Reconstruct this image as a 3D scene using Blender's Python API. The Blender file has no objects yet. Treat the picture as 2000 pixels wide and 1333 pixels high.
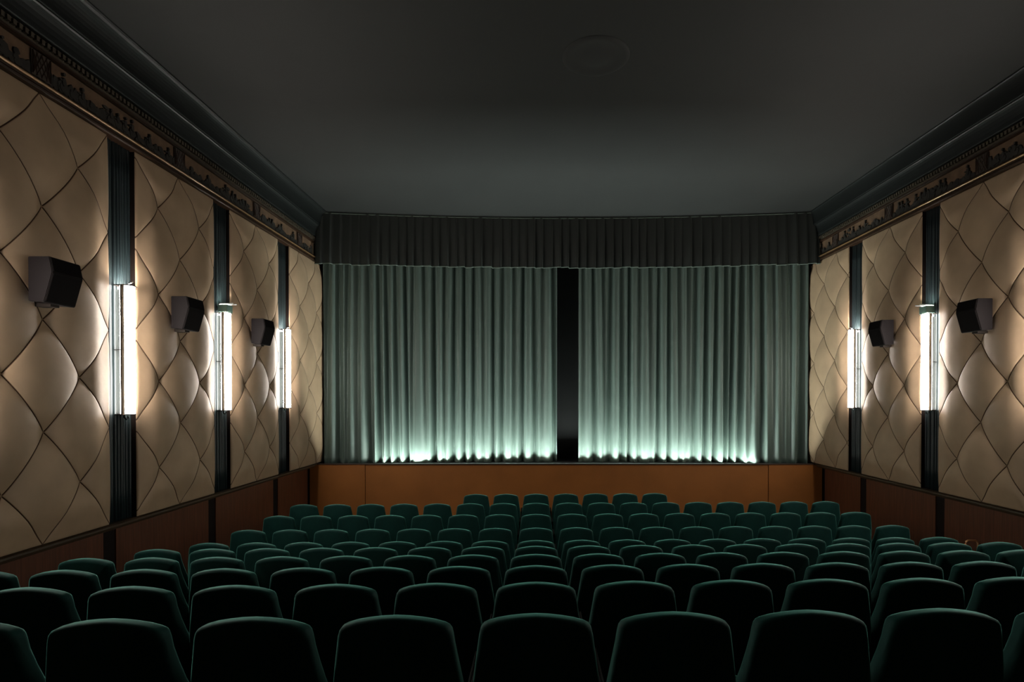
import bpy, bmesh, math, random
from mathutils import Vector, Matrix, noise

# ------------------------------------------------------------------ camera
S = bpy.context.scene
COL = S.collection
D = 12.5                    # distance from camera to the stage front
ZC = 2.69                   # eye height above the flat front floor
PITCH = math.radians(0.5)
cam_d = bpy.data.cameras.new('camera')
cam_d.sensor_width = 36.0
cam_d.lens = 36.0 * 1100 / 2000
cam_d.shift_x = (1000 - 1047) / 2000
cam_d.shift_y = (777.5 + 1100 * math.tan(PITCH) - 666.5) / 2000
cam_d.clip_end = 60
cam = bpy.data.objects.new('camera', cam_d)
cam.location = (0, 0, ZC)
cam.rotation_euler = (math.pi / 2 - PITCH, 0, 0)
COL.objects.link(cam)
S.camera = cam

# ------------------------------------------------------------------ world, exposure
w = bpy.data.worlds.new('world')
S.world = w
w.use_nodes = True
w.node_tree.nodes['Background'].inputs[0].default_value = (0.6, 0.8, 0.75, 1)
w.node_tree.nodes['Background'].inputs[1].default_value = 0.0
S.view_settings.view_transform = 'Standard'
S.view_settings.look = 'None'
S.view_settings.exposure = 0.12
S.view_settings.gamma = 1.0
S.view_settings.use_curve_mapping = False
LAMP = 50.0                 # wall lamps, emission strength of the diffusers
FOOT = 330.0                 # footlights
try:
    S.cycles.max_bounces = 6
    S.cycles.diffuse_bounces = 4
    S.cycles.sample_clamp_indirect = 6.0
    S.cycles.use_denoising = True
except Exception:
    pass

random.seed(7)
R = random.Random(11)


# ------------------------------------------------------------------ materials
def lin(c):
    return tuple((x / 12.92 if x <= 0.04045 else ((x + 0.055) / 1.055) ** 2.4) for x in [v / 255 for v in c])


def mat(name, base, rough=0.6, metal=0.0, sheen=0.0, tint=(1, 1, 1), sheen_rough=0.4, var=0.0, scale=8.0,
        stretch=(1, 1, 1), bump=0.0, bump_scale=60.0, spec=0.5, emit=None, strength=0.0):
    m = bpy.data.materials.new(name)
    m.use_nodes = True
    nt = m.node_tree
    p = nt.nodes['Principled BSDF']
    p.inputs['Base Color'].default_value = (*base, 1)
    p.inputs['Roughness'].default_value = rough
    p.inputs['Metallic'].default_value = metal
    p.inputs['Specular IOR Level'].default_value = spec
    p.inputs['Sheen Weight'].default_value = sheen
    p.inputs['Sheen Tint'].default_value = (*tint, 1)
    p.inputs['Sheen Roughness'].default_value = sheen_rough
    if emit:
        p.inputs['Emission Color'].default_value = (*emit, 1)
        p.inputs['Emission Strength'].default_value = strength
    if var or bump:
        tc = nt.nodes.new('ShaderNodeTexCoord')
        mp = nt.nodes.new('ShaderNodeMapping')
        mp.inputs['Scale'].default_value = stretch
        nt.links.new(tc.outputs['Object'], mp.inputs['Vector'])
    if var:
        n = nt.nodes.new('ShaderNodeTexNoise')
        n.inputs['Scale'].default_value = scale
        n.inputs['Detail'].default_value = 4
        nt.links.new(mp.outputs[0], n.inputs['Vector'])
        r = nt.nodes.new('ShaderNodeValToRGB')
        r.color_ramp.elements[0].position = 0.3
        r.color_ramp.elements[1].position = 0.7
        r.color_ramp.elements[0].color = (*[c * (1 - var) for c in base], 1)
        r.color_ramp.elements[1].color = (*[min(1, c * (1 + var)) for c in base], 1)
        nt.links.new(n.outputs['Fac'], r.inputs['Fac'])
        nt.links.new(r.outputs['Color'], p.inputs['Base Color'])
    if bump:
        n2 = nt.nodes.new('ShaderNodeTexNoise')
        n2.inputs['Scale'].default_value = bump_scale
        n2.inputs['Detail'].default_value = 3
        nt.links.new(mp.outputs[0], n2.inputs['Vector'])
        b = nt.nodes.new('ShaderNodeBump')
        b.inputs['Strength'].default_value = bump
        b.inputs['Distance'].default_value = 0.01
        nt.links.new(n2.outputs['Fac'], b.inputs['Height'])
        nt.links.new(b.outputs[0], p.inputs['Normal'])
    return m


M = {}
M['pad'] = mat('tan_satin', (0.39, 0.268, 0.168), 0.5, sheen=0.15, tint=(1, .85, .7), var=0.10, scale=3.0,
               bump=0.25, bump_scale=5.0, spec=0.35)
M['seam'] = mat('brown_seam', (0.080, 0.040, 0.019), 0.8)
M['button'] = mat('button_fabric', (0.20, 0.12, 0.06), 0.6)
M['drape'] = mat('teal_satin', (0.0110, 0.0190, 0.0215), 0.40, sheen=0.06, tint=(.6, .9, .85), spec=0.5)
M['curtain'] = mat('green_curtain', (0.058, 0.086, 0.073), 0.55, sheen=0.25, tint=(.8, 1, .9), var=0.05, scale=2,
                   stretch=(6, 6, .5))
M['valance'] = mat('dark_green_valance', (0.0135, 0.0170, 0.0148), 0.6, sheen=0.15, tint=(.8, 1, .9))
M['hem'] = mat('pale_hem', (0.08, 0.11, 0.09), 0.6)
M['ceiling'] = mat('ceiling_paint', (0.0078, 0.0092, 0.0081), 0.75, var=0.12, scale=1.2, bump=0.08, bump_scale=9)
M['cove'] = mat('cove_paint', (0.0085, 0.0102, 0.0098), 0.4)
M['frieze_bg'] = mat('frieze_tan', (0.13, 0.074, 0.040), 0.8, var=0.35, scale=7)
M['relief'] = mat('frieze_dark', (0.020, 0.016, 0.012), 0.8, var=0.5, scale=9)
M['moulding'] = mat('brown_moulding', (0.030, 0.014, 0.007), 0.35, var=0.2, scale=6)
M['gilt'] = mat('gilt_bead', (0.24, 0.145, 0.07), 0.28, metal=0.4)
M['dentil'] = mat('dentil_wood', (0.06, 0.045, 0.028), 0.7)
M['grille'] = mat('grille_iron', (0.05, 0.035, 0.025), 0.6)
M['wood'] = mat('wainscot_wood', (0.100, 0.034, 0.0155), 0.42, var=0.30, scale=3.0, stretch=(14, 14, 0.7), spec=0.4)
M['post'] = mat('dark_post', (0.010, 0.006, 0.005), 0.75, spec=0.12)
M['rail'] = mat('dado_rail', (0.050, 0.030, 0.014), 0.5)
M['orange'] = mat('stage_orange', (0.25, 0.088, 0.016), 0.6, var=0.10, scale=1.5, spec=0.3)
M['lip'] = mat('stage_lip', (0.030, 0.014, 0.008), 0.5)
M['black'] = mat('black_masking', (0.002, 0.002, 0.002), 0.9)
M['floor'] = mat('dark_carpet', (0.020, 0.018, 0.018), 0.95, var=0.3, scale=30)
M['dark_wall'] = mat('rear_wall_paint', (0.30, 0.23, 0.18), 0.8)
M['speaker'] = mat('speaker_case', (0.0085, 0.0060, 0.0063), 0.6, spec=0.12)
M['mesh'] = mat('speaker_cloth', (0.007, 0.0055, 0.0055), 0.95, spec=0.1, bump=0.3, bump_scale=300)
M['metal'] = mat('lamp_steel', (0.5, 0.5, 0.48), 0.25, metal=1.0)
M['white'] = mat('white_clip', (0.8, 0.8, 0.78), 0.5)
M['dark_metal'] = mat('lamp_bracket', (0.05, 0.04, 0.035), 0.4, metal=0.8)
M['top_glow'] = mat('lamp_top_opening', (0.9, 0.9, 0.88), 0.4, emit=(1.0, 0.935, 0.86), strength=LAMP * 6.0)
M['glow'] = mat('lamp_diffuser', (0.9, 0.9, 0.88), 0.4, emit=(1.0, 0.935, 0.86), strength=LAMP)
M['green_glass'] = mat('green_cap_glass', (0.25, 0.42, 0.36), 0.12, spec=0.8)
M['foot_glow'] = mat('footlight_tube', (0.9, 0.9, 0.9), 0.4, emit=(0.88, 1.0, 0.94), strength=FOOT)
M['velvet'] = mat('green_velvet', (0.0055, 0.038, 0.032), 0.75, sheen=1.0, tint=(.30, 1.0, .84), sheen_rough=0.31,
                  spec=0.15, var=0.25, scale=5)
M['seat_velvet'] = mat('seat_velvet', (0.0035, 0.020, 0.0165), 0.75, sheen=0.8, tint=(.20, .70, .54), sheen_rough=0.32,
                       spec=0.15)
M['arm'] = mat('armrest_wood', (0.006, 0.007, 0.006), 0.8, spec=0.1)
M['iron'] = mat('seat_iron', (0.006, 0.006, 0.006), 0.7, spec=0.1)
M['brass'] = mat('brass', (0.85, 0.46, 0.22), 0.35, metal=0.35)


# ------------------------------------------------------------------ helpers
def obj(name, me, m=None, parent=None, loc=None, smooth=False):
    if isinstance(me, bmesh.types.BMesh):
        bmesh.ops.recalc_face_normals(me, faces=me.faces[:])
        d = bpy.data.meshes.new(name)
        me.to_mesh(d)
        me.free()
        me = d
    if m and not me.materials:
        me.materials.append(m)
    if smooth:
        for p in me.polygons:
            p.use_smooth = True
    o = bpy.data.objects.new(name, me)
    COL.objects.link(o)
    if parent:
        o.parent = parent
    if loc:
        o.location = loc
    return o


def empty(name, loc=(0, 0, 0)):
    o = bpy.data.objects.new(name, None)
    o.empty_display_size = 0.1
    COL.objects.link(o)
    o.location = loc
    return o


def tag(o, label=None, cat=None, group=None, kind=None):
    if label:
        o['label'] = label
    if cat:
        o['category'] = cat
    if group:
        o['group'] = group
    if kind:
        o['kind'] = kind
    return o


def add_box(bm, x0, x1, y0, y1, z0, z1, bevel=0.0):
    vs = [bm.verts.new(c) for c in ((x0, y0, z0), (x1, y0, z0), (x1, y1, z0), (x0, y1, z0),
                                    (x0, y0, z1), (x1, y0, z1), (x1, y1, z1), (x0, y1, z1))]
    fs = [bm.faces.new([vs[i] for i in f]) for f in ((0, 3, 2, 1), (4, 5, 6, 7), (0, 1, 5, 4), (1, 2, 6, 5),
                                                     (2, 3, 7, 6), (3, 0, 4, 7))]
    if bevel:
        es = list({e for f in fs for e in f.edges})
        bmesh.ops.bevel(bm, geom=es, offset=bevel, segments=2, affect='EDGES', profile=0.5)


def box(*a, bevel=0.0):
    bm = bmesh.new()
    x0, x1, y0, y1, z0, z1 = a
    add_box(bm, min(x0, x1), max(x0, x1), min(y0, y1), max(y0, y1), min(z0, z1), max(z0, z1), bevel)
    return bm


def add_tube(bm, pts, r, n=8):
    rings = []
    for i, p in enumerate(pts):
        p = Vector(p)
        a = Vector(pts[max(0, i - 1)])
        b = Vector(pts[min(len(pts) - 1, i + 1)])
        t = (b - a).normalized()
        up = Vector((0, 0, 1)) if abs(t.z) < 0.9 else Vector((1, 0, 0))
        u = t.cross(up).normalized()
        v = t.cross(u)
        rings.append([bm.verts.new(p + r * (math.cos(k * 2 * math.pi / n) * u + math.sin(k * 2 * math.pi / n) * v))
                      for k in range(n)])
    for a, b in zip(rings, rings[1:]):
        for k in range(n):
            bm.faces.new((a[k], a[(k + 1) % n], b[(k + 1) % n], b[k]))
    bm.faces.new(rings[0])
    bm.faces.new(rings[-1])


def prism_y(bm, prof, y0, y1):
    """closed profile in (x, z) extruded along y"""
    a = [bm.verts.new((x, y0, z)) for x, z in prof]
    b = [bm.verts.new((x, y1, z)) for x, z in prof]
    n = len(prof)
    for i in range(n):
        bm.faces.new((a[i], a[(i + 1) % n], b[(i + 1) % n], b[i]))
    bm.faces.new(a)
    bm.faces.new(b[::-1])


XL, XR = -4.864, 6.19       # upholstery planes of the side walls
ZB, ZT = ZC - 1.45, ZC + 2.99   # bottom and top of the upholstery
ZCEIL = ZC + 4.05
YB, YS = -3.2, 13.8         # rear wall, wall behind the stage
XM = 0.66


def sx(side, d):
    """x of a point d metres inside the upholstery plane of the given wall"""
    return XL + d if side < 0 else XR - d


SIDE = {-1: 'left', 1: 'right'}

# ------------------------------------------------------------------ shell
ROW_Y = [2.225 + 0.903 * i for i in range(10)]
ROW_TOP = [0.8585, 1.0289, 1.2053, 1.3753, 1.5416, 1.7112, 1.770, 1.770, 1.770, 1.773]
CHAIR_H = 0.92
ROW_Z = [ZC - t - CHAIR_H for t in ROW_TOP]
SLOPE = 0.0325

bm = bmesh.new()
x0, x1 = XL - 0.3, XR + 0.3
edges_y = [YB] + [y - 0.25 for y in ROW_Y[1:7]] + [YS]
for i in range(7):
    zt = max(ROW_Z[i], 0.0) if i < 6 else 0.0
    if i == 6:
        zt = ROW_Z[7]
    ya, yb = edges_y[i], edges_y[i + 1]
    add_box(bm, x0, x1, ya, yb, -0.25, zt)
tag(obj('floor', bm, M['floor']), 'dark stepped cinema floor under the seat rows', kind='structure')

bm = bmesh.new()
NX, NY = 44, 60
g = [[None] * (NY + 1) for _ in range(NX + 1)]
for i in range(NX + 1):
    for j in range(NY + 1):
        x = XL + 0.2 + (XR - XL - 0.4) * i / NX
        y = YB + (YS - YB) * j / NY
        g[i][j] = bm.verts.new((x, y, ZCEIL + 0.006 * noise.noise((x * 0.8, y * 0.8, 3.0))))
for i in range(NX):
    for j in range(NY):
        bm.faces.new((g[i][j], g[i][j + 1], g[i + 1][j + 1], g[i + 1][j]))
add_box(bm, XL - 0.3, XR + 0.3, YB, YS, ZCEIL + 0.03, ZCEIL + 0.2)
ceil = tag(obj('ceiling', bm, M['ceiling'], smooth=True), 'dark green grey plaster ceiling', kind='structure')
# faint round plaster rosette
bm = bmesh.new()
N = 48
prof = [(0.0, -0.008), (0.16, -0.010), (0.18, -0.003), (0.29, -0.003), (0.31, -0.009), (0.35, -0.011), (0.385, -0.008), (0.40, 0.004)]
rings = []
for r, z in prof[1:]:
    rings.append([bm.verts.new((r * math.cos(k * 2 * math.pi / N), r * math.sin(k * 2 * math.pi / N), z)) for k in range(N)])
for a, b in zip(rings, rings[1:]):
    for k in range(N):
        bm.faces.new((a[k], a[(k + 1) % N], b[(k + 1) % N], b[k]))
bm.faces.new(rings[0])
obj('rosette', bm, M['ceiling'], parent=ceil, loc=(0.71, 6.72, ZCEIL - 0.006), smooth=True)

# ------------------------------------------------------------------ side walls: strips of the plan, in units of D
PANELS = {-1: [(0.047, 0.180, 0.1135), (0.214, 0.3465, 0.276), (0.3815, 0.514, 0.4437), (0.549, 0.6815, 0.6149),
               (0.718, 0.851, 0.7845), (0.8898, 1.035, 0.926)],
          1: [(0.225, 0.357, 0.290), (0.391, 0.525, 0.457), (0.560, 0.6928, 0.626), (0.7250, 0.857, 0.791),
              (0.8934, 1.035, 0.932)]}
DU, DV = 0.0352 * D, 4.44 / 8
for side in (-1, 1):
    nm = SIDE[side]
    wall = obj('wall_' + nm, box(sx(side, -0.32), sx(side, -0.42), YB, YS, -0.2, ZCEIL + 0.1), M['post'])
    tag(wall, f'{nm} side wall with reddish brown wood wainscot below the upholstery', kind='structure')
    # wainscot: wood sheets between dark posts, set back 0.17 m behind the upholstery
    ps = PANELS[side]
    mids = [ps[0][0] - 0.018] + [(a[1] + b[0]) / 2 for a, b in zip(ps, ps[1:])] + [1.018]
    for k, m_ in enumerate(mids[:-1]):
        ya, yb = m_ * D + 0.10, mids[k + 1] * D - 0.10
        if k == len(mids) - 2:
            yb = D - 0.10
        obj('wood_panel', box(sx(side, -0.175), sx(side, -0.32), ya, yb, -0.05, ZB - 0.07), M['wood'], parent=wall)
    for k, m_ in enumerate(mids):
        obj('post', box(sx(side, -0.19), sx(side, -0.33), m_ * D - 0.102, min(m_ * D + 0.102, D - 0.005) if k < len(mids) - 1 else D, -0.05,
                        ZB - 0.07) if k < len(mids) - 1 else
            box(sx(side, -0.19), sx(side, -0.33), D - 0.102, D, -0.05, ZB - 0.07), M['post'], parent=wall)
    obj('wood_panel', box(sx(side, -0.175), sx(side, -0.32), YB, mids[0] * D - 0.10, -0.05, ZB - 0.07), M['wood'], parent=wall)
    # dado rail
    bm = bmesh.new()
    prism_y(bm, [(sx(side, -0.33), ZB - 0.005), (sx(side, -0.02), ZB - 0.005), (sx(side, 0.012), ZB - 0.018), (sx(side, 0.012), ZB - 0.040),
                 (sx(side, -0.03), ZB - 0.052), (sx(side, -0.05), ZB - 0.085), (sx(side, -0.33), ZB - 0.085)], YB, D)
    tag(obj('trim_1' if side < 0 else 'trim_2', bm, M['rail']), f'dark dado rail along the {nm} wall', kind='structure')

    # ---------------- cornice
    YE = 12.33
    crn = empty('trim_3' if side < 0 else 'trim_4', (sx(side, 0), 0, ZT))
    tag(crn, f'dark cornice with painted frieze above the {nm} wall', kind='structure')

    def P(lst):
        return [(side * -1 * d, z) for d, z in lst]   # local profile: x measured inwards

    def cpart(name, prof, m, smooth=False):
        bm = bmesh.new()
        prism_y(bm, P(prof), YB, YE)
        return obj(name, bm, m, parent=crn, smooth=smooth)

    cpart('moulding', [(-0.35, -0.002), (0.030, -0.002), (0.050, 0.006), (0.054, 0.025), (0.040, 0.034), (0.050, 0.040), (0.052, 0.052), (0.040, 0.059), (-0.35, 0.059)], M['moulding'])
    tor = [(-0.1, 0.060)] + [(0.050 + 0.022 * math.cos(a), 0.074 + 0.014 * math.sin(a)) for a in
                             [math.radians(t) for t in range(-90, 91, 30)]] + [(-0.1, 0.088)]
    cpart('gilt_bead', tor, M['gilt'])
    cpart('moulding', [(-0.35, 0.089), (0.035, 0.089), (0.015, 0.125), (-0.35, 0.125)], M['moulding'])
    cpart('frieze', [(-0.35, 0.126), (0.0, 0.126), (0.0, 0.385), (-0.35, 0.385)], M['frieze_bg'])
    cpart('moulding', [(-0.35, 0.386), (0.030, 0.386), (0.045, 0.395), (0.045, 0.415), (0.03, 0.425), (-0.35, 0.425)], M['moulding'])
    cpart('dentil_band', [(-0.35, 0.426), (0.030, 0.426), (0.030, 0.52), (-0.35, 0.52)], M['dentil'])
    bm = bmesh.new()
    y = YB
    while y < YE - 0.05:
        add_box(bm, *sorted((-side * 0.030, -side * 0.068)), y, y + 0.034, 0.450, 0.498)
        y += 0.060
    tag(obj('dentils', bm, M['dentil'], parent=crn), kind='stuff')
    c1 = [(-0.35, 0.521), (0.085, 0.521)]
    for t in range(0, 91, 15):
        a = math.radians(t)
        c1.append((0.16 - 0.07 * math.cos(a) - 0.0, 0.53 + 0.22 * math.sin(a)))
    c1 += [(0.16, 0.765), (-0.35, 0.765)]
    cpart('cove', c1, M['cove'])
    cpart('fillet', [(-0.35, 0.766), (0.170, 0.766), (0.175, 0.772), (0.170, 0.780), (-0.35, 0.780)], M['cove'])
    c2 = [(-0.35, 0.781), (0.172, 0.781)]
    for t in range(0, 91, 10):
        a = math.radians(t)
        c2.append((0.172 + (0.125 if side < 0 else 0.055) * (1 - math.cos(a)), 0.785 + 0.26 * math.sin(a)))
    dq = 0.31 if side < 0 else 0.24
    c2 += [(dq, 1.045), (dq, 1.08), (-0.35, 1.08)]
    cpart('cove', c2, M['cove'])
    # carved figures of the frieze: bushes, seated and standing figures, all in one joined part
    bm = bmesh.new()
    rr = random.Random(5 + side)

    def blob(yc, zc, ry, rz, n=9, dep=0.022):
        ph = rr.random() * 6
        pts = []
        for k in range(n):
            a = 2 * math.pi * k / n
            q = 0.75 + 0.35 * rr.random()
            pts.append((yc + ry * q * math.cos(a + ph), max(0.128, min(0.375, zc + rz * q * math.sin(a + ph)))))
        f = [bm.verts.new((-side * dep, p[0], p[1])) for p in pts]
        b = [bm.verts.new((side * 0.002, yc + (p[0] - yc) * 1.12, min(0.383, max(0.127, zc + (p[1] - zc) * 1.12)))) for p in pts]
        bm.faces.new(f)
        for k in range(n):
            bm.faces.new((f[k], f[(k + 1) % n], b[(k + 1) % n], b[k]))

    centres = [p[2] * D for p in ps]
    y = YB + 0.1
    while y < YE - 0.1:      # undergrowth along the foot of the frieze
        hgt = 0.03 + 0.09 * abs(noise.noise((y * 2.3, side, 0.5))) + 0.05 * rr.random()
        blob(y, 0.13 + hgt * 0.55, 0.045, hgt * 0.75, 8, rr.uniform(0.010, 0.018))
        y += 0.06
    y = YB + 0.1
    while y < YE - 0.1:
        if min(abs(y - c) for c in centres) < 0.22:
            y += 0.05
            continue
        kind = rr.random()
        if kind < 0.35:       # figure: robe, body, head
            h = rr.uniform(0.15, 0.21)
            blob(y, 0.15 + h * 0.22, 0.055, h * 0.30, 8, 0.020)
            blob(y + rr.uniform(-.01, .01), 0.13 + h * 0.62, 0.026, h * 0.26, 8, 0.028)
            blob(y + rr.uniform(-.01, .01), 0.13 + h * 0.98, 0.016, 0.020, 8, 0.030)
            blob(y + rr.choice((-1, 1)) * 0.04, 0.13 + h * 0.66, 0.03, 0.012, 7, 0.024)
            y += rr.uniform(0.08, 0.13)
        elif kind < 0.8:      # bush or tree
            h = rr.uniform(0.06, 0.20)
            for q in range(4):
                blob(y + rr.uniform(-.05, .05), 0.135 + rr.random() * h, rr.uniform(.02, .05), rr.uniform(.02, .045), 8, rr.uniform(.012, .026))
            y += rr.uniform(0.08, 0.14)
        else:                 # low ground
            blob(y, 0.15, 0.10, 0.03, 9, 0.014)
            y += rr.uniform(0.08, 0.14)
    tag(obj('frieze_relief', bm, M['relief'], parent=crn), kind='stuff')
    for c in centres:
        if c > YE - 0.2:
            continue
        gr = obj('vent_grille', box(-side * 0.004, -side * 0.020, c - 0.11, c + 0.11, 0.135, 0.375), M['grille'], parent=crn)
        bm = bmesh.new()
        for q in range(-3, 4):
            for sgn in (-1, 1):
                p0, p1 = [], []
                za, zb = 0.142, 0.368
                ya, yb = c + q * 0.055 - sgn * 0.06, c + q * 0.055 + sgn * 0.06
                ya, yb = max(c - .10, min(c + .10, ya)), max(c - .10, min(c + .10, yb))
                add_tube(bm, [(-side * 0.024, ya, za), (-side * 0.024, yb, zb)], 0.005, 4)
        obj('lattice', bm, M['moulding'], parent=gr)

    # ---------------- tufted panels
    tt = [0.0, 0.0095, 0.024, 0.06, 0.11, 0.18, 0.27, 0.38, 0.5]
    tt = tt + [1 - t for t in tt[-2::-1]]
    nT = len(tt)
    order = len(ps)
    for k, (pa, pb, pc) in enumerate(ps):
        y0, y1, yc = pa * D, pb * D, pc * D
        if k == order - 1:
            y1 = 12.98
        root = obj('padded_wall_panel', box(sx(side, -0.10), sx(side, -0.012), y0 + 0.004, y1 - 0.004, ZB + 0.002, ZT - 0.003), M['post'])
        fromstage = order - k
        ordn = {1: 'beside the stage curtain', 2: 'second from the stage', 3: 'third from the stage', 4: 'fourth from the stage',
                5: 'fifth from the stage', 6: 'sixth from the stage'}[fromstage]
        tag(root, f'tan satin diamond-tufted padding on the {nm} wall, panel {ordn}', 'wall panel', 'tufted wall panels')
        rp = random.Random(100 * k + side)
        H = 4.44

        def edge(u, v):
            e = max(0.0, min(u - (y0 - yc), (y1 - yc) - u, v, H - v))
            q = min(1.0, e / 0.30)
            q = 0.30 + 0.70 * q * q * (3 - 2 * q)
            e = min(1.0, e / 0.022)
            return q * math.sqrt(1 - (1 - e) ** 2)
        na = int((y1 - y0) / DU) + 3
        for m_ in range(-8, 12):
            for n_ in range(-8, 20):
                if (m_ + n_) % 2 == 0:
                    continue
                # diamond centred at (m_*DU, n_*DV)
                cu, cv = m_ * DU, n_ * DV
                if cu + DU < y0 - yc + 0.01 or cu - DU > y1 - yc - 0.01 or cv + DV < 0.01 or cv - DV > H - 0.01:
                    continue
                Hs = 0.050 * rp.uniform(0.85, 1.15)
                hc = 0.020 * rp.uniform(0.7, 1.25)
                tw = rp.uniform(-0.02, 0.02)
                ph = rp.random() * 10
                bm = bmesh.new()
                gv = []
                for a in tt:
                    row = []
                    for b in tt:
                        u = cu + DU * (a + b - 1)
                        v = cv + DV * (a - b)
                        sa, sb = math.sin(math.pi * a), math.sin(math.pi * b)
                        h = 0.048 * (1 - (1 - sa ** 0.72) * (1 - sb ** 0.72)) + hc * (max(0, sa * sb)) ** 0.5
                        h += tw * sa * sb * (a - b)
                        # small radiating pulls near the buttons
                        for (qa, qb) in ((0, 0), (1, 1), (0, 1), (1, 0)):
                            da, db = abs(a - qa), abs(b - qb)
                            rad = math.hypot(da, db)
                            if 0.02 < rad < 0.5:
                                an = math.atan2(db, da)
                                h += 0.005 * math.sin(an * 9 + ph + qa * 2) * math.sin(2 * an) * (0.5 - rad) / 0.5 * min(1, rad / 0.12)
                        dmin = min(a, b, 1 - a, 1 - b)
                        if dmin < 0.005:
                            h -= 0.008
                        row.append((u, v, h))
                    gv.append(row)
                vs = [[bm.verts.new((c[0], c[1], c[2])) for c in row] for row in gv]
                for i in range(nT - 1):
                    for j in range(nT - 1):
                        f = bm.faces.new((vs[i][j], vs[i][j + 1], vs[i + 1][j + 1], vs[i + 1][j]))
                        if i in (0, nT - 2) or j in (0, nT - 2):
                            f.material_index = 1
                for co, no in (((y0 - yc, 0, 0), (1, 0, 0)), ((y1 - yc, 0, 0), (-1, 0, 0)), ((0, 0, 0), (0, 1, 0)), ((0, H, 0), (0, -1, 0))):
                    for off in (0.022, 0.009, 0.0025):    # extra loops where the padding rolls over the panel edge
                        c2_ = [co[0] + no[0] * off, co[1] + no[1] * off, 0]
                        bmesh.ops.bisect_plane(bm, geom=bm.verts[:] + bm.edges[:] + bm.faces[:], plane_co=c2_, plane_no=no)
                    bmesh.ops.bisect_plane(bm, geom=bm.verts[:] + bm.edges[:] + bm.faces[:], plane_co=co, plane_no=no, clear_inner=True)
                if len(bm.faces) < 4:
                    bm.free()
                    continue
                for v_ in bm.verts:
                    u, v, h = v_.co
                    e = edge(u, v)
                    h = (h + 0.012) * e - 0.012
                    v_.co = (sx(side, h), yc + u, ZB + v)
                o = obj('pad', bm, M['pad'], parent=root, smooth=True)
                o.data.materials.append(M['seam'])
        for m_ in range(-8, 12):
            for n_ in range(0, 10):
                if (m_ + n_) % 2:
                    continue
                u, v = m_ * DU, n_ * DV
                if not (y0 - yc + 0.03 < u < y1 - yc - 0.03 and 0.05 < v < H - 0.05):
                    continue
                bm = bmesh.new()
                bmesh.ops.create_uvsphere(bm, u_segments=10, v_segments=6, radius=0.016)
                for q in bm.verts:
                    q.co.x *= 0.6
                obj('button', bm, M['button'], parent=root, loc=(sx(side, 0.0), yc + u, ZB + v), smooth=True)

    # ---------------- pleated drapes in the slots between the panels, and the lamps on them
    slots = [(a[1] * D, b[0] * D) for a, b in zip(ps, ps[1:])]
    for k, (ya, yb) in enumerate(slots):
        fromstage = len(slots) - k
        ordn = {1: 'nearest the stage', 2: 'second from the stage', 3: 'third from the stage', 4: 'fourth from the stage',
                5: 'fifth from the stage'}[fromstage]
        bm = bmesh.new()
        npl = 9
        nu, nv = npl * 8, 14
        rp = random.Random(50 + k * 3 + side)
        amp = [rp.uniform(0.6, 1.2) for _ in range(npl + 1)]
        vs = []
        for i in range(nu + 1):
            t = i / nu * npl
            row = []
            for j in range(nv + 1):
                v = j / nv
                q = abs(math.sin(math.pi * (t + 0.06 * math.sin(v * 5 + t * 1.7))))
                d = -0.095 + 0.035 * amp[min(npl, int(t))] * q ** 0.7
                row.append(bm.verts.new((sx(side, d), ya + 0.004 + (yb - ya - 0.008) * i / nu, ZB + (ZT - ZB) * v)))
            vs.append(row)
        for i in range(nu):
            for j in range(nv):
                bm.faces.new((vs[i][j], vs[i + 1][j], vs[i + 1][j + 1], vs[i][j + 1]))
        o = obj('pleated_drape', bm, M['drape'], smooth=True)
        sol = o.modifiers.new('thickness', 'SOLIDIFY')
        sol.thickness = 0.004
        tag(o, f'narrow dark teal pleated drape in the {nm} wall, {ordn}', 'drape', 'pleated drapes between wall panels')

        # lamp (the rearmost slot holds none)
        if ya < 4:
            continue
        ym = (ya + yb) / 2
        z0, z1 = ZC - 0.19, ZC + 1.31
        hasCap = fromstage == 2
        root = empty('wall_lamp', (sx(side, -0.055), ym, z0))
        extra = {1: 'nearest the stage', 2: 'second from stage, with glass cap', 3: 'third from the stage',
                 4: 'fourth from the stage', 5: 'fifth from the stage'}[fromstage]
        tag(root, f'tall glowing white wall lamp on the {nm} wall, {extra}', 'wall lamp', 'vertical wall lamps')
        s = -side     # inward direction in x
        hh = z1 - z0
        n = 12

        def face_prof(x, w, sag):
            return [(x + sag * (1 - (2.0 * q / n - 1) ** 2), w * (2.0 * q / n - 1)) for q in range(n + 1)]

        def slab(prof, za, zb):
            bm = bmesh.new()
            aL = [bm.verts.new((s * x, y, za)) for x, y in prof]
            bL = [bm.verts.new((s * x, y, zb)) for x, y in prof]
            for q in range(len(prof)):
                q2 = (q + 1) % len(prof)
                bm.faces.new((aL[q], aL[q2], bL[q2], bL[q]))
            bm.faces.new(aL)
            bm.faces.new(bL[::-1])
            return bm
        obj('back_channel', box(-s * 0.02, s * 0.072, -0.04, 0.04, 0.0, hh - 0.04, bevel=0.003), M['metal'], parent=root)
        for yy in (-0.094, 0.084):
            bm = box(s * 0.088, s * 0.132, yy, yy + 0.010, -0.01, hh + 0.01)
            for q in range(2):
                xx = s * (0.092 + 0.022 * q)
                add_box(bm, min(xx, xx + s * 0.012), max(xx, xx + s * 0.012), yy - 0.004, yy + 0.014, -0.01, hh + 0.01)
            obj('side_rail', bm, M['metal'], parent=root)
        for seg in range(2):
            za, zb = (0.004, hh / 2 - 0.006) if seg == 0 else (hh / 2 + 0.006, hh - 0.004)
            obj('diffuser', slab([(0.074, -0.082)] + face_prof(0.130, 0.082, 0.048) + [(0.074, 0.082)], za, zb), M['glow'], parent=root)
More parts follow.
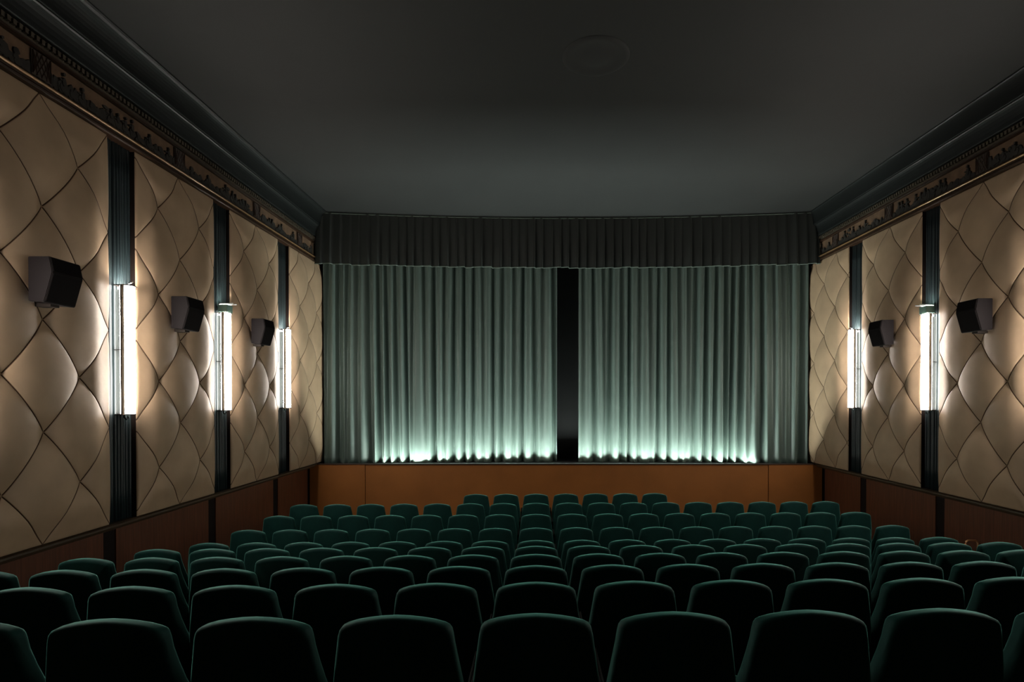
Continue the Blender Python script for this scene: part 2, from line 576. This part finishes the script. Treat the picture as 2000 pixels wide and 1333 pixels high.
        for zz, th in ((-0.012, 0.012), (hh / 2 - 0.0035, 0.007)):
            obj('clamp_band', slab([(0.004, -0.083)] + face_prof(0.134, 0.083, 0.051) + [(0.004, 0.083)], zz, zz + th), M['dark_metal'], parent=root)
        obj('top_opening', slab([(0.078, -0.078)] + face_prof(0.127, 0.078, 0.045) + [(0.078, 0.078)], hh - 0.002, hh + 0.002), M['top_glow'], parent=root)
        bm = box(s * 0.004, s * 0.010, -0.083, 0.083, hh, hh + 0.012)
        for q in range(3):
            add_box(bm, *sorted((s * 0.01, s * 0.165)), -0.083 + 0.079 * q, -0.075 + 0.079 * q, hh, hh + 0.012)
        prof = face_prof(0.134, 0.083, 0.051)
        aL = [[bm.verts.new((s * (x + dx), y, hh + dz)) for x, y in prof] for dx, dz in ((0, 0), (0.005, 0), (0.005, 0.012), (0, 0.012))]
        for q in range(n):
            for e in range(4):
                bm.faces.new((aL[e][q], aL[e][q + 1], aL[(e + 1) % 4][q + 1], aL[(e + 1) % 4][q]))
        obj('clamp_band', bm, M['dark_metal'], parent=root)
        bm = bmesh.new()
        add_tube(bm, [(s * 0.06, 0, -0.012), (s * 0.06, 0, -0.045), (s * 0.085, 0, -0.065), (s * 0.11, 0, -0.05), (s * 0.10, 0, -0.03)], 0.010, 8)
        obj('hook', bm, M['dark_metal'], parent=root, smooth=True)
        if hasCap:
            bm = bmesh.new()
            za, zb_ = hh + 0.014, hh + 0.125
            for (xa_, xb_, ya_, yb_) in ((0.03, 0.17, -0.080, -0.074), (0.03, 0.17, 0.074, 0.080), (0.164, 0.170, -0.073, 0.073), (0.03, 0.036, -0.073, 0.073)):
                add_box(bm, *sorted((s * xa_, s * xb_)), ya_, yb_, za, zb_)
            obj('glass_cap', bm, M['green_glass'], parent=root)
            for q, yy in enumerate((-0.045, 0.045)):
                bm = bmesh.new()
                add_tube(bm, [(s * 0.02, yy, hh + 0.135), (s * 0.06, yy, hh + 0.142), (s * 0.25, yy * 1.2, hh + 0.146)], 0.009, 8)
                obj('clip', bm, M['white'], parent=root, smooth=True)
        else:
            bm = bmesh.new()
            add_tube(bm, [(s * 0.10, 0.02, hh + 0.012), (s * 0.10, 0.02, hh + 0.04), (s * 0.15, 0.03, hh + 0.06)], 0.010, 8)
            obj('clip', bm, M['metal'], parent=root, smooth=True)

    # ---------------- loudspeakers
    spots = {-1: [(5.48, 'third'), (7.556, 'second'), (9.63, 'first')], 1: [(7.71, 'second'), (9.79, 'first')]}[side]
    words = {'first': 'nearest the stage', 'second': 'second from the stage', 'third': 'third from the stage'}
    for y, wd in spots:
        root = empty('wall_speaker', (sx(side, 0.03), y, ZC + 0.9))
        tag(root, f'dark angular loudspeaker on the {nm} wall, {words[wd]}', 'speaker', 'wall loudspeakers')
        s = -side
        prof = [(0.06, 0.431), (0.263, 0.431), (0.292, 0.284), (0.210, 0.002), (0.06, 0.014)]
        bm = bmesh.new()
        prism_y(bm, [(s * a, b) for a, b in prof], -0.18, 0.18)
        bmesh.ops.bevel(bm, geom=bm.edges[:], offset=0.006, segments=2, affect='EDGES')
        obj('cabinet', bm, M['speaker'], parent=root)
        bm = bmesh.new()
        # grille plate lying on the long lower facet, a second one on the short upper facet
        for (p0, p1) in (((0.292, 0.284), (0.210, 0.002)), ((0.263, 0.431), (0.292, 0.284))):
            d = Vector((p1[0] - p0[0], 0, p1[1] - p0[1])).normalized()
            nrm = Vector((-d.z, 0, d.x))
            if nrm.x < 0:
                nrm = -nrm
            a = Vector((p0[0], 0, p0[1])) + d * 0.014
            b = Vector((p1[0], 0, p1[1])) - d * 0.014
            pts = [a - nrm * 0.002, a + nrm * 0.006, b + nrm * 0.006, b - nrm * 0.002]
            prism_y(bm, [(s * q.x, q.z) for q in pts], -0.168, 0.168)
        obj('grille', bm, M['mesh'], parent=root)
        obj('bracket', box(0, s * 0.16, -0.05, 0.05, -0.02, 0.015), M['dark_metal'], parent=root)
        obj('bracket', box(-s * 0.03, s * 0.07, -0.04, 0.04, 0.10, 0.30), M['dark_metal'], parent=root)

# ------------------------------------------------------------------ rear wall, stage
tag(obj('wall_rear', box(XL - 0.4, XR + 0.4, YB - 0.15, YB, -0.2, ZCEIL + 0.1), M['dark_wall']), 'plain rear wall behind the camera', kind='structure')
tag(obj('wall_stage', box(XL - 0.4, XR + 0.4, YS, YS + 0.15, -0.2, ZCEIL + 0.1), M['black']), 'black masking behind the stage curtains', kind='structure')

ZS = ZC - 1.465            # top of the stage lip
xa, xb = XL - 0.16, XR + 0.16
front = empty('wall_front', (XM, D, 0))
tag(front, 'plain orange-brown stage front below the curtains', kind='structure')
s1, s2 = (713 - 1047) / 88.0, (1501 - 1047) / 88.0
for a, b, dy in ((xa, s1 - 0.004, -0.02), (s1 + 0.004, s2 - 0.004, 0.0), (s2 + 0.004, xb, -0.02)):
    obj('front_panel', box(a - XM, b - XM, dy, 0.03, 0.0, ZS - 0.02, bevel=0.004), M['orange'], parent=front)
obj('front_core', box(xa - XM, xb - XM, 0.03, 0.04, 0, ZS - 0.02), M['lip'], parent=front)
obj('lip', box(xa - XM, xb - XM, -0.035, 0.04, ZS - 0.02, ZS + 0.004, bevel=0.004), M['lip'], parent=front)
tx0, tx1 = -3.55, 4.95
trough = obj('footlight_trough', box(tx0, tx1, D + 0.045, D + 0.265, 0.0, ZS - 0.19), M['lip'])
tag(trough, 'dark footlight trough between the stage front and the curtains', 'trough')
stage = empty('stage', (XM, D, 0))
tag(stage, 'dark stage floor behind the orange-brown front, under the curtains', 'stage')
obj('platform', box(xa - XM, xb - XM, 0.27, YS - D - 0.01, 0, ZS - 0.022), M['black'], parent=stage)
for q0, q1 in ((xa, tx0 - 0.004), (tx1 + 0.004, xb)):
    obj('platform_end', box(q0 - XM, q1 - XM, 0.045, 0.269, 0, ZS - 0.022), M['black'], parent=stage)

nf = 7
fl = (tx1 - tx0) / nf
for k in range(nf):
    root = empty('footlight', (tx0 + fl * (k + 0.5), D + 0.112, ZS - 0.19))
    tag(root, f'white footlight batten in the trough at the curtain foot, {["first", "second", "third", "fourth", "fifth", "sixth", "seventh"][k]} from the left', 'footlight', 'footlights along the stage edge')
    obj('housing', box(-fl / 2 + 0.02, fl / 2 - 0.02, -0.05, 0.05, 0.0, 0.05, bevel=0.004), M['metal'], parent=root)
    bm = bmesh.new()
    add_tube(bm, [(-fl / 2 + 0.06, 0, 0.075), (fl / 2 - 0.06, 0, 0.075)], 0.022, 10)
    obj('tube', bm, M['foot_glow'], parent=root, smooth=True)


# ------------------------------------------------------------------ curtains
def arc(x, yc, sag):
    return yc - sag * ((x - XM) / 5.4) ** 2


def curtain(name, x0, x1, z0, z1, seed, side):
    r = random.Random(seed)
    n = 2 * int((x1 - x0) / 0.41)
    bs, x = [], x0
    wds = [r.uniform(0.8, 1.25) for _ in range(n)]
    tot = sum(wds)
    for wdt in wds:
        bs.append(x + (x1 - x0) * wdt / tot / 2)
        x += (x1 - x0) * wdt / tot
    val = []
    for i, b in enumerate(bs):
        minor = r.random() < 0.40
        val.append(dict(b=b, sway=r.uniform(-0.05, 0.05), d0=r.uniform(0.08, 0.13), d1=r.uniform(0.05, 0.10) if minor else r.uniform(0.17, 0.26),
                        w0=r.uniform(0.038, 0.055), w1=r.uniform(0.050, 0.085), sk=r.uniform(-0.7, 0.7)))
    nu, nv = int((x1 - x0) / 0.0105), 36
    bm = bmesh.new()
    vs = []
    for j in range(nv + 1):
        t = j / nv                      # 0 top, 1 bottom
        q = t ** 0.8
        row = []
        for i in range(nu + 1):
            x = x0 + (x1 - x0) * i / nu
            dd = 0.0
            for v in val:
                c = v['b'] + v['sway'] * q
                wv = v['w0'] * (1 - q) + v['w1'] * q
                e = (x - c) / wv
                if abs(e) < 3.2:
                    e2 = e * (1 + v['sk'] * (0.5 if e > 0 else -0.5))
                    g_ = (v['d0'] * (1 - q) + v['d1'] * q) * math.exp(-e2 * e2)
                    dd = max(dd, g_) + 0.25 * min(dd, g_)
            dd += 0.012 * noise.noise((x * 3.1, t * 2.0, seed)) + 0.006 * noise.noise((x * 14, t * 1.2, seed + 5))
            row.append(bm.verts.new((x, arc(x, 12.97, 0.36) + min(dd, 0.27), z1 + (z0 - z1) * t)))
        vs.append(row)
    for j in range(nv):
        for i in range(nu):
            bm.faces.new((vs[j][i], vs[j][i + 1], vs[j + 1][i + 1], vs[j + 1][i]))
    o = obj(name, bm, M['curtain'], smooth=True)
    sol = o.modifiers.new('thickness', 'SOLIDIFY')
    sol.thickness = 0.004
    sol.offset = 1
    return o


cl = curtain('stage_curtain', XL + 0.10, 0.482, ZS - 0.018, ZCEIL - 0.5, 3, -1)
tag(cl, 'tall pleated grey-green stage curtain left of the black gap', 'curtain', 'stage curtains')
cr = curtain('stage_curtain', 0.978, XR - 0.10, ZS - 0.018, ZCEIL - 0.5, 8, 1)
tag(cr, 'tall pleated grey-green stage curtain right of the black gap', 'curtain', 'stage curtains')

# valance across the top
bm = bmesh.new()
r = random.Random(21)
vx0, vx1 = XL + 0.04, XR - 0.04
zb, zt = ZC + 2.92, ZCEIL - 0.012
bounds = [vx0]
while bounds[-1] < vx1:
    bounds.append(bounds[-1] + r.uniform(0.165, 0.225))
bounds[-1] = vx1
cols = []
for k in range(len(bounds) - 1):
    a, b = bounds[k], bounds[k + 1]
    amp = r.uniform(0.7, 1.2)
    for q in range(10):
        t = q / 10
        s_ = t ** 0.8 if t < 0.86 else (1 - t) / 0.14
        cols.append((a + (b - a) * t, amp * s_, k))
cols.append((vx1, 0, len(bounds) - 2))
nv = 12
vs, hem_pts = [], []
drop = [r.uniform(-0.012, 0.012) for _ in bounds]
for x, s_, k in cols:
    row = []
    for j in range(nv + 1):
        t = j / nv
        y = arc(x, 12.70, 0.40) - (0.05 + 0.07 * t) * s_ + 0.006 * noise.noise((x * 3, t * 2, 1))
        z = zt + (zb + drop[k] - 0.03 * s_ * 0.6 - zt) * t
        row.append(bm.verts.new((x, y, z)))
    vs.append(row)
    hem_pts.append(row[-1].co.copy())
for i in range(len(cols) - 1):
    for j in range(nv):
        bm.faces.new((vs[i][j], vs[i + 1][j], vs[i + 1][j + 1], vs[i][j + 1]))
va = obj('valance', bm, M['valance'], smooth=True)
tag(va, 'dark green pleated valance across the top of the stage', 'valance')
bm = bmesh.new()
a_, b_ = [], []
for p in hem_pts:
    a_.append(bm.verts.new(p + Vector((0, -0.006, 0.022))))
    b_.append(bm.verts.new(p + Vector((0, -0.008, -0.004))))
for i in range(len(hem_pts) - 1):
    bm.faces.new((a_[i], a_[i + 1], b_[i + 1], b_[i]))
h = obj('hem', bm, M['hem'], parent=va, smooth=True)
sol = h.modifiers.new('thickness', 'SOLIDIFY')
sol.thickness = 0.004
bm = bmesh.new()
add_tube(bm, [(vx0 + (vx1 - vx0) * i / 30, arc(vx0 + (vx1 - vx0) * i / 30, 12.69, 0.40) - 0.02, zt - 0.012) for i in range(31)], 0.012, 6)
obj('rail', bm, M['hem'], parent=va, smooth=True)

# ------------------------------------------------------------------ cinema seat
HALF = [(0.0, 0.28), (0.20, 0.28), (0.255, 0.29), (0.262, 0.34), (0.262, 0.46), (0.259, 0.56), (0.251, 0.65), (0.241, 0.73), (0.231, 0.80),
        (0.2245, 0.845), (0.219, 0.868), (0.209, 0.8825), (0.190, 0.892), (0.150, 0.9035), (0.10, 0.912), (0.05, 0.9175), (0.0, 0.92)]
outline = [(x, z) for x, z in HALF] + [(-x, z) for x, z in HALF[-2:0:-1]]


def yback(z):
    return 0.10 * (0.90 - z) + 0.30 * max(0.0, 0.62 - z) ** 1.2


def thick(z):
    return 0.085 + 0.42 * max(0.0, 0.80 - z) ** 1.35


def inset(o, e):
    n = len(o)
    res = []
    for i in range(n):
        a, b, c = Vector(o[i - 1]), Vector(o[i]), Vector(o[(i + 1) % n])
        t = ((b - a).normalized() + (c - b).normalized()).normalized()
        nrm = Vector((-t.y, t.x))
        res.append(b + nrm * e)
    return res


def backrest_mesh():
    bm = bmesh.new()
    rr = 0.030
    rings = []
    cz = 0.62
    # back side, from the middle of the back panel out to the rim
    for sc_, bulge in ((0.35, 0.012), (0.7, 0.009), (0.9, 0.003)):
        o = inset(outline, rr)
        rings.append([(p.x * sc_, cz + (p.y - cz) * sc_, -1, -rr, bulge) for p in o])
    for k in range(0, 7):
        th = math.pi / 2 * k / 6
        e = rr * (1 - math.sin(th))
        rings.append([(p.x, p.y, -1, -rr * (1 - math.cos(th)) * -1 - rr, 0.0) if False else (p.x, p.y, -1, -(rr * math.cos(th)), 0.0) for p in inset(outline, e)])
    for k in range(0, 7):
        th = math.pi / 2 * k / 6
        e = rr * (1 - math.cos(th))
        rings.append([(p.x, p.y, 1, rr * math.sin(th), 0.0) for p in inset(outline, e)])
    for sc_, bulge in ((0.9, 0.004), (0.7, 0.012), (0.35, 0.02)):
        o = inset(outline, rr)
        rings.append([(p.x * sc_, cz + (p.y - cz) * sc_, 1, rr, bulge) for p in o])
    vs = []
    for rg in rings:
        row = []
        for x, z, sg, off, bulge in rg:
            yb_, t = yback(z), thick(z)
            y = (yb_ + rr + off - bulge) if sg < 0 else (yb_ + t - rr + off + bulge)
            row.append(bm.verts.new((x, y - 0.045, z)))
        vs.append(row)
    n = len(outline)
    for a, b in zip(vs, vs[1:]):
        for i in range(n):
            bm.faces.new((a[i], a[(i + 1) % n], b[(i + 1) % n], b[i]))
    bm.faces.new(vs[0])
    bm.faces.new(vs[-1])
    bmesh.ops.recalc_face_normals(bm, faces=bm.faces[:])
    me = bpy.data.meshes.new('backrest')
    bm.to_mesh(me)
    bm.free()
    for p in me.polygons:
        p.use_smooth = True
    me.materials.append(M['velvet'])
    return me


def mesh_of(bm, name, m, smooth=False):
    bmesh.ops.recalc_face_normals(bm, faces=bm.faces[:])
    me = bpy.data.meshes.new(name)
    bm.to_mesh(me)
    bm.free()
    me.materials.append(m)
    for p in me.polygons:
        p.use_smooth = smooth
    return me


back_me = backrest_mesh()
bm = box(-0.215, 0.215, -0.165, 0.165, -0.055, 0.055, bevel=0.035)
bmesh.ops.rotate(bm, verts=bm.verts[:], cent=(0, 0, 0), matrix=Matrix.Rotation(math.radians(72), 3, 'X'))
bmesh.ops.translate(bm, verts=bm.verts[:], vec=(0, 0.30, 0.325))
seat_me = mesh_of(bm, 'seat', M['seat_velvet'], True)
arm_me, leg_me = {}, {}
for s in (-1, 1):
    arm_me[s] = mesh_of(box(s * 0.2635, s * 0.2740, 0.06, 0.44, 0.545, 0.585, bevel=0.004), 'armrest', M['arm'])
    bm = bmesh.new()
    prof = [(0.10, 0.0), (0.40, 0.0), (0.40, 0.03), (0.30, 0.08), (0.30, 0.50), (0.42, 0.544), (0.10, 0.544), (0.16, 0.42), (0.18, 0.08), (0.10, 0.03)]
    a = [bm.verts.new((s * 0.2640, y, z)) for y, z in prof]
    b = [bm.verts.new((s * 0.2735, y, z)) for y, z in prof]
    for i in range(len(prof)):
        bm.faces.new((a[i], a[(i + 1) % len(prof)], b[(i + 1) % len(prof)], b[i]))
    bm.faces.new(a)
    bm.faces.new(b)
    leg_me[s] = mesh_of(bm, 'leg', M['iron'])

RANGE = [(-4, 4), (-5, 5), (-7, 7), (-7, 8), (-7, 9), (-7, 9), (-7, 9), (-7, 9), (-7, 9), (-2, 4)]
ORD = ['first', 'second', 'third', 'fourth', 'fifth', 'sixth', 'seventh', 'eighth', 'ninth', 'tenth', 'eleventh', 'twelfth', 'thirteenth',
       'fourteenth', 'fifteenth', 'sixteenth', 'seventeenth']
ROWN = ['row nearest the camera', 'second row from the camera', 'third row from the camera', 'fourth row from the camera',
        'fifth row from the camera', 'fifth row from the stage', 'fourth row from the stage', 'third row from the stage',
        'second row from the stage', 'short row nearest the stage']
for r_, (c0, c1) in enumerate(RANGE):
    for c in range(c0, c1 + 1):
        X = c * 0.55
        root = empty('cinema_seat', (X, ROW_Y[r_] + SLOPE * X, ROW_Z[r_] if r_ < 7 else ROW_Z[7]))
        
        if c == c0:
            place = 'leftmost'
        elif c == c1:
            place = 'rightmost'
        else:
            place = ORD[c - c0] + ' from the left'
        tag(root, f'green velvet cinema seat, {place} in the {ROWN[r_]}', 'seat', 'green velvet cinema seats')
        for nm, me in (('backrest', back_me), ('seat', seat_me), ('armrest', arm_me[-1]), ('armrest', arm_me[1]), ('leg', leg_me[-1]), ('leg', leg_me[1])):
            o = bpy.data.objects.new(nm, me)
            COL.objects.link(o)
            o.parent = root

# ------------------------------------------------------------------ brass handrail by the right wall
yb = 8.05
root = empty('brass_handrail', (6.24, yb, ROW_Z[6]))
tag(root, 'small brass handrail hoop before the right wainscot behind the seats', 'handrail')
zt = ZC - (1057 - 777.5) * yb / 1100 - ROW_Z[6]
bm = bmesh.new()
add_tube(bm, [(-0.090, 0, 0), (-0.090, 0, zt - 0.05), (-0.082, 0, zt - 0.018), (-0.055, 0, zt), (0.055, 0, zt), (0.082, 0, zt - 0.018), (0.090, 0, zt - 0.05), (0.090, 0, 0)], 0.013, 10)
obj('hoop', bm, M['brass'], parent=root, smooth=True)
for xx in (-0.09, 0.09):
    bm = bmesh.new()
    bmesh.ops.create_cone(bm, cap_ends=True, segments=16, radius1=0.032, radius2=0.026, depth=0.012)
    obj('floor_flange', bm, M['brass'], parent=root, loc=(xx, 0, 0.006))
